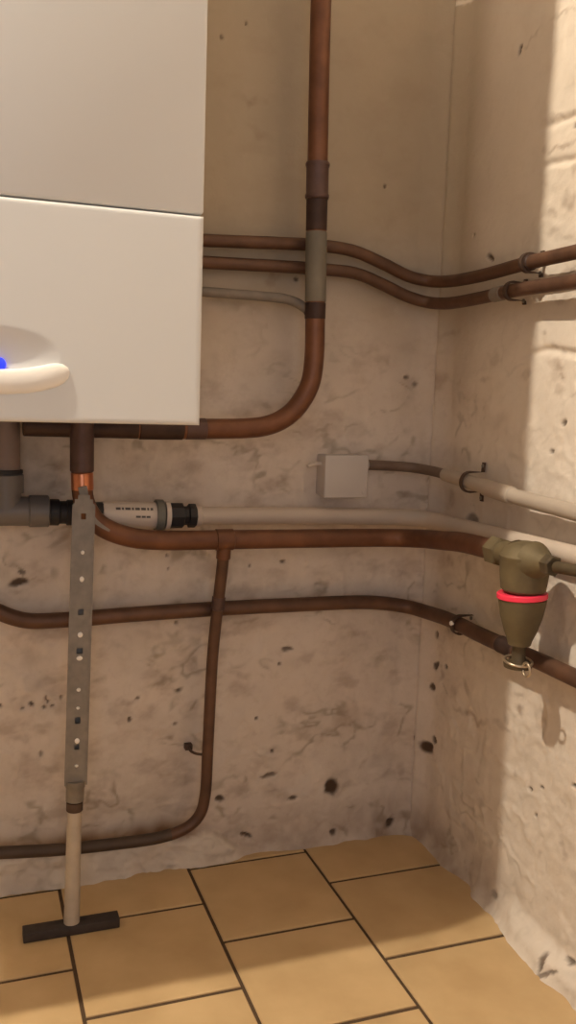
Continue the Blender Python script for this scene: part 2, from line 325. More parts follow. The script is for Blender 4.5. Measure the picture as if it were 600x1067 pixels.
def wall(name, us, vs, place, normal_flip, spots, seed, side):
    U, V = np.meshgrid(us, vs, indexing='ij')
    if side == 'right': spots = [(u, v, ru*(.55 if k == 'd' and u > -.3 else 1), rv, st, an, k) for u, v, ru, rv, st, an, k in spots]
    S = spots_field(U, V, spots, seed)
    rough = 1 - sstep(.75, 1.12, V)                      # the lower wall is the rougher
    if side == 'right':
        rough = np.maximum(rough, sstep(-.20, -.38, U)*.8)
    d = (fbm(U, V, 4, seed, 3) - .5)*.012
    d += (fbm(U, V, 14, seed+3, 3) - .5)*(.0035 + (.006 if side == 'back' else .0015)*rough)
    rid = 1 - abs(fbm(U, V, 13, seed+8, 4) - .5)*2
    d += sstep(.80, .98, rid)*.0014*rough
    d += (fbm(U, V, 60, seed+4, 3) - .5)*.0016*(.4 + rough)
    if side == 'right':                                  # old brick courses under the whitewash
        for zc in (1.57, 1.345, 1.275, .98):
            w = fbm(U, np.full_like(V, zc), 9, seed+21, 3)
            d -= .006*np.exp(-((V - zc - (w-.5)*.03)/.006)**2) * sstep(-.26, -.34, U)
    d -= S['d']*.005 + S['g']*.001
    d *= sstep(.015, .08, abs(U))
    # coved foot and rounded inner corner
    foot = (.008 + .026*(fbm(U, V*0, 14, seed+31, 4) - .3))*np.exp(-np.maximum(V, 0)/.018)
    if side == 'back':
        foot += .018*sstep(-.33, -.44, U)*sstep(.006, -.004, V - (.058 - .010*(U + .83) - .045*sstep(-.46, -.36, U) + (fbm(U, V*0, 18, seed+33, 4) - .5)*.022))
    else:
        foot += .020*sstep(-.33, -.42, U)*(1 - sstep(.015, .05, V + (fbm(U, V*0, 14, seed+33, 3)-.5)*.03))
    d += foot
    if side == 'back': d += (fbm(U, V*1.6, 26, seed+38, 4) - .5)*.016*sstep(.09, .03, V)*sstep(-.30, -.45, U)
    r = .06
    e = np.clip(r - abs(U), 0, r)
    d += np.minimum(r - np.sqrt(np.maximum(r*r - e*e, 0)), r*(1 - .7071))
    d -= .004
    P = place(U, V, d)
    nu, nv = U.shape
    co = np.stack(P, -1).reshape(-1, 3).astype(np.float32)
    idx = np.arange(nu*nv).reshape(nu, nv)
    q = np.stack([idx[:-1, :-1], idx[1:, :-1], idx[1:, 1:], idx[:-1, 1:]], -1).reshape(-1, 4)
    if normal_flip: q = q[:, ::-1]
    me = bpy.data.meshes.new(name)
    me.vertices.add(len(co)); me.vertices.foreach_set('co', co.ravel())
    me.loops.add(q.size); me.loops.foreach_set('vertex_index', q.ravel().astype(np.int32))
    me.polygons.add(len(q)); me.polygons.foreach_set('loop_start', np.arange(0, q.size, 4, dtype=np.int32))
    me.polygons.foreach_set('use_smooth', np.ones(len(q), dtype=bool))
    me.update(calc_edges=True)
    blot = sstep(.46, .80, fbm(U, V, 7, seed+60, 5, .6))
    ru_ = U + (fbm(U, V, 9, seed+81, 3) - .5)*.10; rv_ = V*1.35 + (fbm(U, V, 9, seed+83, 3) - .5)*.10
    ridge = 1 - abs(fbm(ru_, rv_, 15, seed+85, 3) - .5)*6
    stroke = sstep(.55, .98, ridge)*sstep(.50, .64, fbm(U, V, 8, seed+87, 3))*sstep(.3, .6, fbm(U, V, 45, seed+89, 3))
    fine = sstep(.48, .84, fbm(U*.6, V, 30, seed+61, 5, .6))
    grime_shade = np.maximum(S['s']*.75, fine*.35*(.25 + .75*rough)*(1 if side == 'back' else .35))
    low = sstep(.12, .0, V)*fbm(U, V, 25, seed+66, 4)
    grime_shade = np.clip(np.maximum(grime_shade, low*(.9 if side == 'back' else .9*sstep(-.40, -.28, U))), 0, 1)
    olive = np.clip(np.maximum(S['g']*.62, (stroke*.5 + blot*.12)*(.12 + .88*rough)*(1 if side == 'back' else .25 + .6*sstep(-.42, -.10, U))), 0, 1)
    if side == 'back':                                   # skirting of newer, paler render along the foot of the wall
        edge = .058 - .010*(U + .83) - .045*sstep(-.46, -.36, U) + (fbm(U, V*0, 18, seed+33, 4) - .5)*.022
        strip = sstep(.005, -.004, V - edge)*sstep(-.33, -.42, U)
        above = sstep(.0, .004, V - edge)*sstep(.050, .006, V - edge)*sstep(-.38, -.50, U)*(.45 + .9*fbm(U, V, 20, seed+36, 3))  # shade above the ledge and under the thin pipe, painted into this layer
        grime_shade = np.clip(np.maximum(grime_shade*(1 - .6*strip), above*1.0), 0, 1)
        S['w'] = np.maximum(S['w'], strip*.40); olive = olive*(1 - .4*strip)
    ochre = sstep(.80, 1.25, V + (fbm(U, V, 5, seed+70, 3)-.5)*.3)
    if side == 'right':
        ochre *= 1 - .65*sstep(-.03, -.16, U)
        S['w'] = np.maximum(S['w'], .35*sstep(-.02, -.2, U))
    for nme, A in (('grime_shade', grime_shade), ('olive', olive), ('hole', S['d']), ('pale', S['w']), ('ochre', ochre)):
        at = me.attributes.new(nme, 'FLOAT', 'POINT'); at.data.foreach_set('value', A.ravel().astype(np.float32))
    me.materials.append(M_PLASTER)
    o = bpy.data.objects.new(name, me); COL.objects.link(o)
    return struct(o)

XL, YF, ZT = -2.5, -2.7, 2.85
us = axis_coords(XL, -1.08, 0., 0., .0032, .08)
vs = axis_coords(0., 0., 1.66, ZT, .0032, .08)
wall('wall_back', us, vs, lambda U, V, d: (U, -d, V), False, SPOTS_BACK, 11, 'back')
us = axis_coords(YF, -.66, 0., 0., .0032, .08)
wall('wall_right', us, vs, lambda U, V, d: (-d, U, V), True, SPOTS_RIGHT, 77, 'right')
struct(box('wall_left', (XL-.1, YF-.1, 0), (XL, .05, ZT), M_PLAIN, bev=0))
struct(box('wall_front', (XL, YF-.1, 0), (.05, YF, ZT), M_PLAIN, bev=0))
struct(box('ceiling', (XL-.1, YF-.1, ZT), (.05, .05, ZT+.1), M_PLAIN, bev=0))

# ---------------------------------------------------------------- floor: glazed tiles in running bond over dark grout
def tile_mat():
    m = bpy.data.materials.new('tan_floor_tile'); m.use_nodes = True
    nt = m.node_tree; N = nt.nodes; L = nt.links; bs = N['Principled BSDF']
    bs.inputs['Roughness'].default_value = .42; bs.inputs['Specular IOR Level'].default_value = .35
    tc = N.new('ShaderNodeTexCoord'); nz = N.new('ShaderNodeTexNoise')
    nz.inputs['Scale'].default_value = 9; nz.inputs['Detail'].default_value = 7; L.new(tc.outputs['Object'], nz.inputs['Vector'])
    geo = N.new('ShaderNodeNewGeometry')
    rp = N.new('ShaderNodeValToRGB'); rp.color_ramp.elements[0].position = .35; rp.color_ramp.elements[1].position = .68
    rp.color_ramp.elements[0].color = (.50, .34, .17, 1); rp.color_ramp.elements[1].color = (.60, .42, .22, 1)
    L.new(nz.outputs['Fac'], rp.inputs['Fac'])
    mr = N.new('ShaderNodeMapRange'); mr.inputs[3].default_value = .93; mr.inputs[4].default_value = 1.05
    L.new(geo.outputs['Random Per Island'], mr.inputs[0])
    mx = N.new('ShaderNodeVectorMath'); mx.operation = 'SCALE'
    L.new(rp.outputs['Color'], mx.inputs[0]); L.new(mr.outputs[0], mx.inputs['Scale']); L.new(mx.outputs[0], bs.inputs['Base Color'])
    return m

M_TILE = tile_mat()
M_GROUT = mat('dark_grout', (.10, .058, .028), .9, 0, var=.3, scale=50)
bm = bmesh.new()
W, LN, X0, Y0, G = .240, .238, -.250, -.145, .0031
col = 0
for ci in range(-10, 2):
    xa, xb = X0 + ci*W, X0 + (ci+1)*W + (.03 if ci == 1 else 0)
    if ci == 0: xb = .03
    if ci == 1: continue
    off = .5 if ci % 2 else 0.
    for k in range(-2, 13):
        ya = Y0 - (k + off)*LN; yb = ya - LN
        ya2 = min(ya, .03)
        if yb > 0 or ya2 < YF: continue
        x0, x1, y0, y1 = xa+G, xb-G, max(yb, YF-.05)+.0040, ya2-.0040
        if y1 - y0 < .02: continue
        h, b = 0., .0015
        lo = [bm.verts.new((x, y, -.004)) for x, y in ((x0, y0), (x1, y0), (x1, y1), (x0, y1))]
        hi = [bm.verts.new((x, y, -.0012)) for x, y in ((x0, y0), (x1, y0), (x1, y1), (x0, y1))]
        tp = [bm.verts.new((x, y, 0)) for x, y in ((x0+b, y0+b), (x1-b, y0+b), (x1-b, y1-b), (x0+b, y1-b))]
        for A, B in ((lo, hi), (hi, tp)):
            for i in range(4):
                bm.faces.new((A[i], A[(i+1) % 4], B[(i+1) % 4], B[i]))
        bm.faces.new(tp)
g = [bm.verts.new(p) for p in ((XL-.1, YF-.1, -.003), (.05, YF-.1, -.003), (.05, .05, -.003), (XL-.1, .05, -.003))]
gf = bm.faces.new(g)
me = bpy.data.meshes.new('floor')
bmesh.ops.recalc_face_normals(bm, faces=bm.faces[:])
gf.material_index = 1
gf.normal_update()
if gf.normal.z < 0: gf.normal_flip()
bm.to_mesh(me); bm.free(); me.materials.append(M_TILE); me.materials.append(M_GROUT)
fl = bpy.data.objects.new('floor', me); COL.objects.link(fl); struct(fl)

# ---------------------------------------------------------------- boiler
BX0, BX1, BY, BZ0, BZS, BZ1 = -1.086, -.5938, -.45, .8612, 1.1245, 2.02
t = thing('boiler', 'white wall-hung boiler with two flat front panels and a blue light', 'boiler', (-.778, -.012, BZ0))
box('casing', (BX0+.004, -.408, BZ0+.016), (BX1-.004, -.036, BZ1-.004), M_BOILER, t, .004)
box('wall_bracket', (BX0+.06, -.037, BZ1-.16), (BX1-.06, -.006, BZ1-.10), M_STEEL, t, .002)
box('upper_panel', (BX0, BY+.0015, BZS+.0016), (BX1, -.405, BZ1), M_BOILER, t, .005, 3)
# lower panel: front face is a grid with the shallow dish of the control set into it
DCX, DCZ, DA, DB = -.844, .9408, .0740, .0335
gx = np.linspace(BX0+.005, BX1-.005, 130); gz = np.linspace(BZ0+.004, BZS-.0045, 90)
bm = bmesh.new(); grid = []
for x in gx:
    row = []
    for z in gz:
        e = math.sqrt(((x-DCX)/DA)**2 + ((z-DCZ)/DB)**2)
        dep = .007*(1 - e*e)**1.1 if e < 1 else 0
        row.append(bm.verts.new((x, BY + dep, z)))
    grid.append(row)
for i in range(len(gx)-1):
    for j in range(len(gz)-1):
        bm.faces.new((grid[i][j], grid[i+1][j], grid[i+1][j+1], grid[i][j+1]))
loop = [grid[i][0] for i in range(len(gx))] + [grid[-1][j] for j in range(1, len(gz))] + \
       [grid[i][-1] for i in range(len(gx)-2, -1, -1)] + [grid[0][j] for j in range(len(gz)-2, 0, -1)]
prev = loop
for out, yy in ((.0035, BY+.0012), (.005, BY+.005), (.005, -.405)):
    ring = []
    for v in loop:
        x = v.co.x + (out if abs(v.co.x-gx[-1]) < 1e-6 else (-out if abs(v.co.x-gx[0]) < 1e-6 else 0))
        z = v.co.z + (out*.85 if abs(v.co.z-gz[-1]) < 1e-6 else (-out*.8 if abs(v.co.z-gz[0]) < 1e-6 else 0))
        ring.append(bm.verts.new((x, yy, z)))
    for k in range(len(loop)):
        bm.faces.new((prev[k], prev[(k+1) % len(loop)], ring[(k+1) % len(loop)], ring[k]))
    prev = ring
bm.faces.new(prev)
mesh_obj('lower_panel', bm, M_BOILER, t, sharp=50)
# crescent lip below the dish
path = []; rad = []
for k in range(41):
    a = k/40.
    u = a*2 - 1
    path.append(Vector((DCX + u*.0835, BY - .004, .9092 + .0168*abs(u)**2.2)))
    rad.append(0.0150*max(.04, 1 - abs(u)**9)**.5)
bm = add_sweep(bmesh.new(), path, rad, 24)
for v in bm.verts: v.co.y = BY + (v.co.y - BY + .004)*.42
mesh_obj('control_lip', bm, M_LIP, t)
lathe('status_light', [(-.004, .0085), (.003, .0085), (.006, .006), (.007, .002)], (-.8425, BY+.005, .9296), (0, -1, 0), M_BLUE, t, 24)
box('underside_tray', (BX0+.012, -.400, BZ0+.006), (BX1-.012, -.03, BZ0+.018), M_BOILERDARK, t, .002)

# ---------------------------------------------------------------- tall riser
t = thing('copper_pipe', 'thick copper riser running up the back wall and bending under the boiler', 'pipe', (-.295, -.065, .84))
RR = .0178
rz = [(-.3005, -.065, 2.85), (-.3005, -.065, 1.9), (-.3003, -.065, 1.5678), (-.2945, -.065, 1.2542), (-.2895, -.065, 1.05), (-.2885, -.065, .965),
      (-.2935, -.065, .925), (-.3072, -.065, .8955), (-.3270, -.065, .871), (-.3520, -.065, .8540), (-.3800, -.065, .8445), (-.4139, -.065, .8405),
      (-.5007, -.065, .8378), (-.5927, -.065, .8370), (-.70, -.065, .8385), (-.790, -.065, .8390)]
tube('tube', rz, RR, M_COPPER, t, 24)
def sleeve(name, a, b, r, m, parent, lipr=None):
    a = Vector(a); b = Vector(b); L = (b-a).length; ax = (b-a)/L
    prof = [(0, r-.0018), (.002, r), (L-.002, r), (L, r-.0018)]
    if lipr: prof = [(0, r), (.0, lipr-.001), (.002, lipr), (.006, lipr), (.009, r), (L-.009, r), (L-.006, lipr), (L-.002, lipr), (L, lipr-.001), (L, r)]
    return lathe(name, prof, a, ax, m, parent, 26)
def rx(z): return float(np.interp(z, [1.05, 1.2542, 1.5678], [-.2895, -.2945, -.3003]))
o = sleeve('coupling', (rx(1.245), -.065, 1.243), (rx(1.30), -.065, 1.304), .0196, M_PURPLE, t, .0212); o['label'] = 'tarnished brown coupling'
o = sleeve('scorched_joint', (rx(1.20), -.065, 1.188), (rx(1.243), -.065, 1.243), .0186, M_DARKCU, t); o['label'] = 'soot-blackened joint'
o = sleeve('grey_sleeve', (rx(1.07), -.065, 1.066), (rx(1.188), -.065, 1.188), .0188, M_GREYLAG, t); o['label'] = 'grey painted length'
o = sleeve('solder_joint', (rx(1.045), -.065, 1.036), (rx(1.066), -.065, 1.066), .0186, M_DARKCU, t); o['label'] = 'dark soldered joint'
o = sleeve('dark_run', (-.7915, -.065, .8390), (-.603, -.065, .8372), .0180, M_DARKCU, t); o['label'] = 'dark run under the boiler'  # darker sleeve over the run below the boiler
o = sleeve('elbow_joint', (-.5230, -.065, .8376), (-.485, -.065, .8381), .0186, M_PURPLE, t)
o = sleeve('coupling', (-.603, -.065, .8371), (-.5260, -.065, .8376), .0192, M_DARKCU, t)

# ---------------------------------------------------------------- the two pipes that turn the corner
R1 = .0112
up1 = [(-.90, -.022, 1.150), (-.70, -.022, 1.156), (-.4832, -.022, 1.1625), (-.255, -.022, 1.1715), (-.1975, -.022, 1.1664), (-.1379, -.022, 1.1486), (-.085, -.023, 1.1300),
       (-.050, -.033, 1.1235), (-.034, -.0682, 1.1200), (-.03, -.1853, 1.1189), (-.03, -.3225, 1.1244), (-.03, -.4483, 1.1266), (-.03, -.70, 1.130), (-.03, -1.0, 1.133)]
up2 = [(-.90, -.022, 1.116), (-.70, -.022, 1.1205), (-.4823, -.022, 1.1253), (-.2532, -.022, 1.1300), (-.1917, -.022, 1.1270), (-.1358, -.022, 1.1102), (-.085, -.023, 1.0925),
       (-.050, -.033, 1.0840), (-.034, -.0729, 1.0796), (-.03, -.1898, 1.0808), (-.03, -.2922, 1.0845), (-.03, -.4536, 1.0840), (-.03, -.70, 1.085), (-.03, -1.0, 1.086)]
t = thing('copper_pipe', 'upper of the two thin copper pipes that curve into the right wall', 'pipe', (-.255, -.022, 1.17), 'thin copper pipes turning the corner')
tube('tube', up1, R1, M_DULL, t, 18)
sleeve('joint', (-.03, -.338, 1.1247), (-.03, -.318, 1.1243), .0128, M_DARKCU, t)
t = thing('copper_pipe', 'lower of the two thin copper pipes that curve into the right wall', 'pipe', (-.255, -.022, 1.13), 'thin copper pipes turning the corner')
tube('tube', up2, R1, M_DULL, t, 18)
sleeve('joint', (-.03, -.262, 1.0834), (-.03, -.232, 1.0822), .0124, M_GREYPIPE, t)['label'] = 'paint-spattered joint'

def clip(y, z, r, label, x=-.03, tall=.009, m=M_IRON, w=.008, group='pipe clips on the right wall'):
    t = thing('pipe_clip', label, 'clip', (0., y, z), group)
    bm = bmesh.new()
    pr = [Vector((-.003, 0, -r-tall)), Vector((-.004, 0, -r-.003))]
    for k in range(13):
        a = -PI/2 - PI*k/12
        pr.append(Vector((x + math.cos(a)*(r+.0012), 0, math.sin(a)*(r+.0012))))
    pr += [Vector((-.004, 0, r+.003)), Vector((-.003, 0, r+tall))]
    th = .0034
    rows = []
    for i, p in enumerate(pr):
        d = (pr[min(i+1, len(pr)-1)] - pr[max(i-1, 0)]).normalized(); n = Vector((d.z, 0, -d.x))
        if n.x > 0 and i in (0, len(pr)-1): n = -n
        out = p + n*0
        q = Vector((p.x - x, 0, p.z)); q = q.normalized()*th if 1 < i < len(pr)-2 else Vector((-th, 0, 0))
        rows.append([bm.verts.new(Vector((0, y-w/2, z)) + p), bm.verts.new(Vector((0, y+w/2, z)) + p),
                     bm.verts.new(Vector((0, y+w/2, z)) + p + q), bm.verts.new(Vector((0, y-w/2, z)) + p + q)])
    for A, B in zip(rows, rows[1:]):
        for k in range(4): bm.faces.new((A[k], A[(k+1) % 4], B[(k+1) % 4], B[k]))
    bm.faces.new(rows[0]); bm.faces.new(rows[-1][::-1])
    mesh_obj('strap', bm, m, t)
    for s in (-1, 1):
        lathe('screw', [(0, .0035), (.002, .0035), (.0035, .001)], (-.006, y, z + s*(r+tall-.006)), (-1, 0, 0), M_STEEL if m is not M_STEEL else M_CHROME, t, 12)
    return t
clip(-.3275, 1.1247, .0116, 'small rusty clip holding the upper thin copper pipe at the shadow edge')
clip(-.2866, 1.0842, .0116, 'small rusty clip holding the lower thin copper pipe beside the corner')

# grey branch behind the riser
t = thing('grey_pipe', 'short thin grey pipe between the boiler and the riser, below the copper pair', 'pipe', (-.385, -.03, 1.074))
tube('tube', [(-.70, -.024, 1.074), (-.497, -.024, 1.0755), (-.4833, -.024, 1.0750), (-.42, -.025, 1.0745), (-.3831, -.027, 1.0740), (-.335, -.032, 1.0715), (-.312, -.036, 1.065), (-.2965, -.046, 1.053)], .0088, M_GREYPIPE, t, 16)
sleeve('joint', (-.2985, -.045, 1.0545), (-.289, -.051, 1.047), .0100, M_DARKCU, t)

# ---------------------------------------------------------------- main pipe to the valve
t = thing('copper_pipe', 'thick copper pipe dropping from the boiler and running level to the brass valve', 'pipe', (-.698, -.078, .75))
RD = .0174
dp = [(-.6985, -.078, .860), (-.6985, -.078, .79), (-.6982, -.078, .742), (-.6962, -.078, .720), (-.6890, -.078, .699), (-.6740, -.078, .679), (-.6502, -.078, .6635), (-.6094, -.078, .6505),
      (-.5595, -.078, .6455), (-.4564, -.078, .644), (-.3302, -.078, .6427), (-.20, -.078, .641), (-.1375, -.079, .640), (-.105, -.090, .6405),
      (-.083, -.128, .645), (-.0765, -.1843, .6515), (-.075, -.2503, .6595), (-.075, -.3411, .664), (-.075, -.385, .6645)]
tube('tube', dp, RD, M_COPPER, t, 24)
o = sleeve('inlet_fitting', (-.6985, -.078, .764), (-.6985, -.078, .8585), .0196, M_PURPLE, t); o['label'] = 'dark tarnished fitting under the boiler'
o = sleeve('bright_joint', (-.6975, -.078, .733), (-.6985, -.078, .764), .0184, M_COPPER_B, t); o['label'] = 'shiny clean copper length'
bm = bmesh.new(); add_lathe(bm, [(-.016, .0176), (-.015, .0192), (.015, .0192), (.016, .0176)], (-.4510, -.078, .644), (1, 0, 0), 26)
add_lathe(bm, [(0, .0128), (.026, .0128), (.0275, .0112)], (-.4510, -.078, .636), (0, .1, -1), 22)
mesh_obj('tee_fitting', bm, M_COPPER, t)

# branch from the tee
t = thing('copper_pipe', 'thin copper drop from the tee bending left along the wall foot', 'pipe', (-.455, -.05, .08))
RE = .0106
ep = [(-1.5, -.045, .105), (-1.1, -.045, .102), (-.8633, -.045, .0978), (-.8317, -.045, .0945), (-.734, -.045, .0855), (-.632, -.045, .0815), (-.5615, -.045, .0815), (-.520, -.045, .0870), (-.4920, -.045, .099), (-.4745, -.045, .119),
      (-.4665, -.045, .1506), (-.4631, -.045, .2443), (-.4582, -.047, .428), (-.4535, -.056, .52), (-.4510, -.072, .60), (-.4510, -.078, .630)]
tube('tube', ep, RE, M_DULL, t, 18)
tube('stained_run', [(-.95, -.045, .0995), (-.8633, -.045, .0978), (-.8317, -.045, .0945), (-.734, -.045, .0855), (-.632, -.045, .0815), (-.5615, -.045, .0815), (-.530, -.045, .0850)], .0109, M_STAINED, t, 18)['label'] = 'blackened lower run'
sleeve('joint', (-.4538, -.0553, .512), (-.4527, -.0592, .537), .0122, M_PURPLE, t)
t = thing('pipe_pin', 'small iron pin holding the thin copper drop halfway down the back wall', 'clip', (-.482, 0, .232))
tube('pin', [(-.4900, .012, .2355), (-.4900, -.028, .2352), (-.4830, -.040, .2350), (-.4735, -.0450, .2345)], .0026, M_IRON, t, 10)
box('pin_plate', (-.497, -.010, .230), (-.483, .004, .241), M_IRON, t, .001)

# mid pipe
t = thing('copper_pipe', 'copper pipe passing behind the steel support and dipping along the right wall', 'pipe', (-.30, -.02, .504))
fp = [(-1.2, -.022, .56), (-1.0, -.022, .548), (-.8732, -.022, .5328), (-.8400, -.022, .5235), (-.8083, -.022, .5085), (-.7798, -.022, .5005), (-.6986, -.022, .4995), (-.6144, -.022, .5020), (-.4551, -.022, .5047), (-.3043, -.022, .5046),
      (-.1438, -.022, .5022), (-.0850, -.024, .4955), (-.0520, -.036, .4905), (-.034, -.070, .4885), (-.03, -.15, .4935), (-.03, -.2509, .4940), (-.03, -.3411, .4960), (-.03, -.4219, .4985), (-.03, -.5184, .5000), (-.03, -.75, .5050), (-.03, -1.0, .508)]
tube('tube', fp, .0138, M_DULL, t, 20)
o = sleeve('coupling', (-.03, -.372, .4969), (-.03, -.322, .4955), .0150, M_DARKCU, t)
clip(-.188, .4938, .0142, 'clip on the copper pipe low on the right wall, left of the valve', -.03, .003)
lathe('bolt_head', [(0, .0045), (.003, .0045), (.0045, .002)], (-.0458, -.188, .4975), (-1, -.3, .2), M_RIVET, bpy.data.objects['pipe_clip.002'], 12)['label'] = 'pale bolt head'

# ---------------------------------------------------------------- drain at the left
t = thing('drain_pipe', 'grey plastic drain tee under the boiler with black coupling and white printed tube', 'pipe', (-.80, -.04, .69))
DXc = -.8175
lathe('downpipe', [(0, .0235), (.094, .0235)], (DXc, -.04, .764), (0, 0, 1), M_PVCB, t, 30)['label'] = 'brown-grey upright length'
lathe('seal_ring', [(0, .024), (.001, .0275), (.006, .0275), (.007, .024)], (DXc, -.04, .7575), (0, 0, 1), M_RUBBER, t, 30)
bm = bmesh.new()
add_lathe(bm, [(0, .0235), (0, .0285), (.030, .0285), (.033, .0250), (.033, .0235)], (DXc, -.04, .7255), (0, 0, 1), 30)
add_lathe(bm, [(0, .0245), (.40, .0245)], (-1.165, -.04, .6980), (1, 0, -.01), 30)
add_lathe(bm, [(0, .0245), (.032, .0245)], (DXc, -.04, .698), (0, 0, 1), 30)
add_lathe(bm, [(0, .0245), (.002, .0270), (.032, .0270), (.034, .0245)], (-.782, -.04, .6940), (1, 0, -.01), 30)
mesh_obj('tee', bm, M_PVC, t)
bm = bmesh.new()
add_lathe(bm, [(0, .0170), (0, .0205), (.006, .0225), (.020, .0225), (.022, .0195), (.032, .0195), (.034, .0220), (.058, .0220), (.062, .0190), (.105, .0190)], (-.752, -.036, .6915), (1, 0, -.03), 10)
mesh_obj('coupling', bm, M_RUBBER, t)['label'] = 'black threaded coupling'
s = lathe('printed_tube', [(0, .0200), (.002, .0232), (.103, .0232), (.105, .0215)], (-.660, -.034, .6855), (1, 0, -.03), M_WHITE, t, 36)
# two lines of small print on the tube's upper front
bm = bmesh.new()
def ink(x0, x1, ang, h):
    vs_ = []
    for x in (x0, x1):
        zc = .6855 - .03*(x + .660)
        for s_ in (-1, 1):
            a = ang + s_*h/.0236/2
            vs_.append(bm.verts.new((x, -.034 - .0236*math.cos(a), zc + .0236*math.sin(a))))
    bm.faces.new((vs_[0], vs_[2], vs_[3], vs_[1]))
for i, (a, b) in enumerate(((0, 7), (9, 12), (14, 22), (24, 27), (29, 36), (38, 45), (47, 50), (52, 56))):
    ink(-.638 + a*.00115, -.638 + b*.00115, .62, .0048)
for a, b in ((0, 6), (7, 12), (13, 18)):
    ink(-.604 + a*.0014, -.604 + b*.0014, .02, .0036)
mesh_obj('printing', bm, M_INK, s, smooth=False)
lathe('clamp_ring', [(0, .0225), (0, .0285), (.013, .0285), (.013, .0225)], (-.566, -.034, .6828), (1, 0, -.03), M_RINGG, t, 32)
lathe('washer', [(0, .020), (0, .0245), (.008, .0245), (.008, .020)], (-.549, -.034, .6824), (1, 0, -.03), M_WHITE, t, 32)
bm = bmesh.new()
add_lathe(bm, [(0, .016), (0, .0215), (.003, .0225), (.024, .0225), (.026, .0170), (.034, .0170), (.035, .0215), (.047, .0215), (.049, .017)], (-.541, -.034, .6821), (1, 0, -.02), 8)
mesh_obj('compression_nut', bm, M_RUBBER, t, sharp=25)['label'] = 'black ribbed nut'

t = thing('waste_pipe', 'pale plastic pipe along the back wall just above the long copper pipe', 'pipe', (-.26, -.026, .676))
tube('tube', [(-.493, -.030, .6805), (-.40, -.028, .6785), (-.2563, -.026, .6760), (-.10, -.026, .6710), (-.062, -.030, .6695), (-.032, -.058, .669), (-.019, -.1245, .6687), (-.014, -.3152, .6725), (-.014, -.4927, .6765), (-.014, -.8, .681)], .0160, M_WPIPE, t, 22)
sleeve('collar', (-.497, -.030, .6806), (-.482, -.030, .6802), .0195, M_WPIPE, t)

# ---------------------------------------------------------------- junction box and conduit
t = thing('junction_box', 'small square grey plastic junction box screwed to the back wall', 'junction box', (-.205, 0, .712))
box('body', (-.2485, -.036, .7130), (-.1635, .006, .7915), M_BOXP, t, .004, 3)
box('lid', (-.2505, -.046, .7115), (-.1615, -.0365, .7930), M_BOXP, t, .0035, 3)
bm = bmesh.new(); add_lathe(bm, [(0, .010), (0, .0135), (.010, .0135), (.013, .010)], (-.165, -.018, .7725), (1, 0, 0), 20)
mesh_obj('gland', bm, M_BOXP, t)
tube('cable_stub', [(-.247, -.020, .7745), (-.258, -.021, .7745), (-.268, -.024, .7728), (-.2785, -.027, .7700)], .0036, M_WHITE, t, 12)
for zz in (.722, .7825):
    lathe('lid_screw', [(0, .0032), (.0008, .0032), (.0012, .001)], (-.2415 if zz > .75 else -.1705, -.046, zz), (0, -1, 0), M_BOXP, t, 12)

t = thing('conduit', 'pale plastic conduit leading from the junction box round to the right wall', 'conduit', (-.10, -.018, .77))
tube('cable_sheath', [(-.155, -.018, .7725), (-.12, -.018, .7712), (-.073, -.020, .7690), (-.050, -.028, .7670), (-.038, -.055, .7655), (-.033, -.0913, .7640), (-.0325, -.13, .7618)], .0098, M_SHEATH, t, 16)['label'] = 'dark brown sheath'
tube('tube', [(-.033, -.110, .7630), (-.0325, -.13, .7618), (-.032, -.2283, .7560), (-.034, -.3182, .7510), (-.036, -.4948, .7462), (-.036, -.80, .738)], .0128, M_CONDUIT, t, 20)
sleeve('socket', (-.0345, -.335, .7503), (-.0328, -.250, .7548), .0148, M_CONDUIT, t)
clip(-.195, .7582, .0150, 'dark saddle clip on the pale conduit above the long copper pipe', -.032, .020)

# ---------------------------------------------------------------- brass filter valve
VX, VY = -.075, -.440
t = thing('filter_valve', 'tapered brass water filter valve with a bright red ring on the right wall', 'valve', (VX, VY, .49))
o = lathe('body', [(0, .0300), (.004, .0345), (.030, .0375), (.048, .0380), (.052, .0400), (.056, .0400), (.060, .036), (.068, .031), (.074, .022), (.078, .010)], (VX, VY, .6155), (0, 0, 1), M_BRASS, t, 36)
o = lathe('bowl', [(0, .010), (.000, .0175), (.004, .0185), (.008, .0195), (.022, .0255), (.045, .0325), (.068, .0365), (.074, .0370)], (VX, VY, .5315), (0, 0, 1), M_BRASS, t, 36)
o = lathe('red_ring', [(0, .030), (0, .0376), (.0012, .0388), (.0075, .0388), (.0088, .0376), (.0088, .030)], (VX-.0005, VY, .6050), (-.04, .05, 1), M_RED, t, 36); o['label'] = 'bright red plastic ring'
def hexnut(name, y0, y1, z, r, m, x=VX):
    prof = [(0, r*.82), (.002, r), (abs(y1-y0)-.002, r), (abs(y1-y0), r*.82)]
    return lathe(name, prof, (x, y0, z), (0, y1-y0, 0), m, t, 6, sharp=20)
hexnut('inlet_nut', -.352, -.380, .6645, .0245, M_BRASS)
lathe('inlet_neck', [(0, .019), (.022, .0205), (.040, .027)], (VX, -.378, .6645), (0, -1, .02), M_BRASS, t, 26)
lathe('outlet_neck', [(0, .031), (.012, .0255), (.024, .0185), (.034, .0140)], (VX, -.462, .6665), (0, -1, .06), M_BRASS, t, 26)
hexnut('outlet_nut', -.494, -.512, .6690, .0165, M_BRASSD)
bm = add_sweep(bmesh.new(), catmull([(VX, -.518, .669), (VX, -.60, .676), (VX, -.75, .684), (VX, -1.0, .69)]), .0088, 20)
mesh_obj('outlet_pipe', bm, M_BRASSD, t)
lathe('drain_neck', [(0, .0125), (.010, .0105), (.024, .0105), (.030, .0150)], (VX, VY, .5035), (0, 0, 1), M_BRASSD, t, 24)
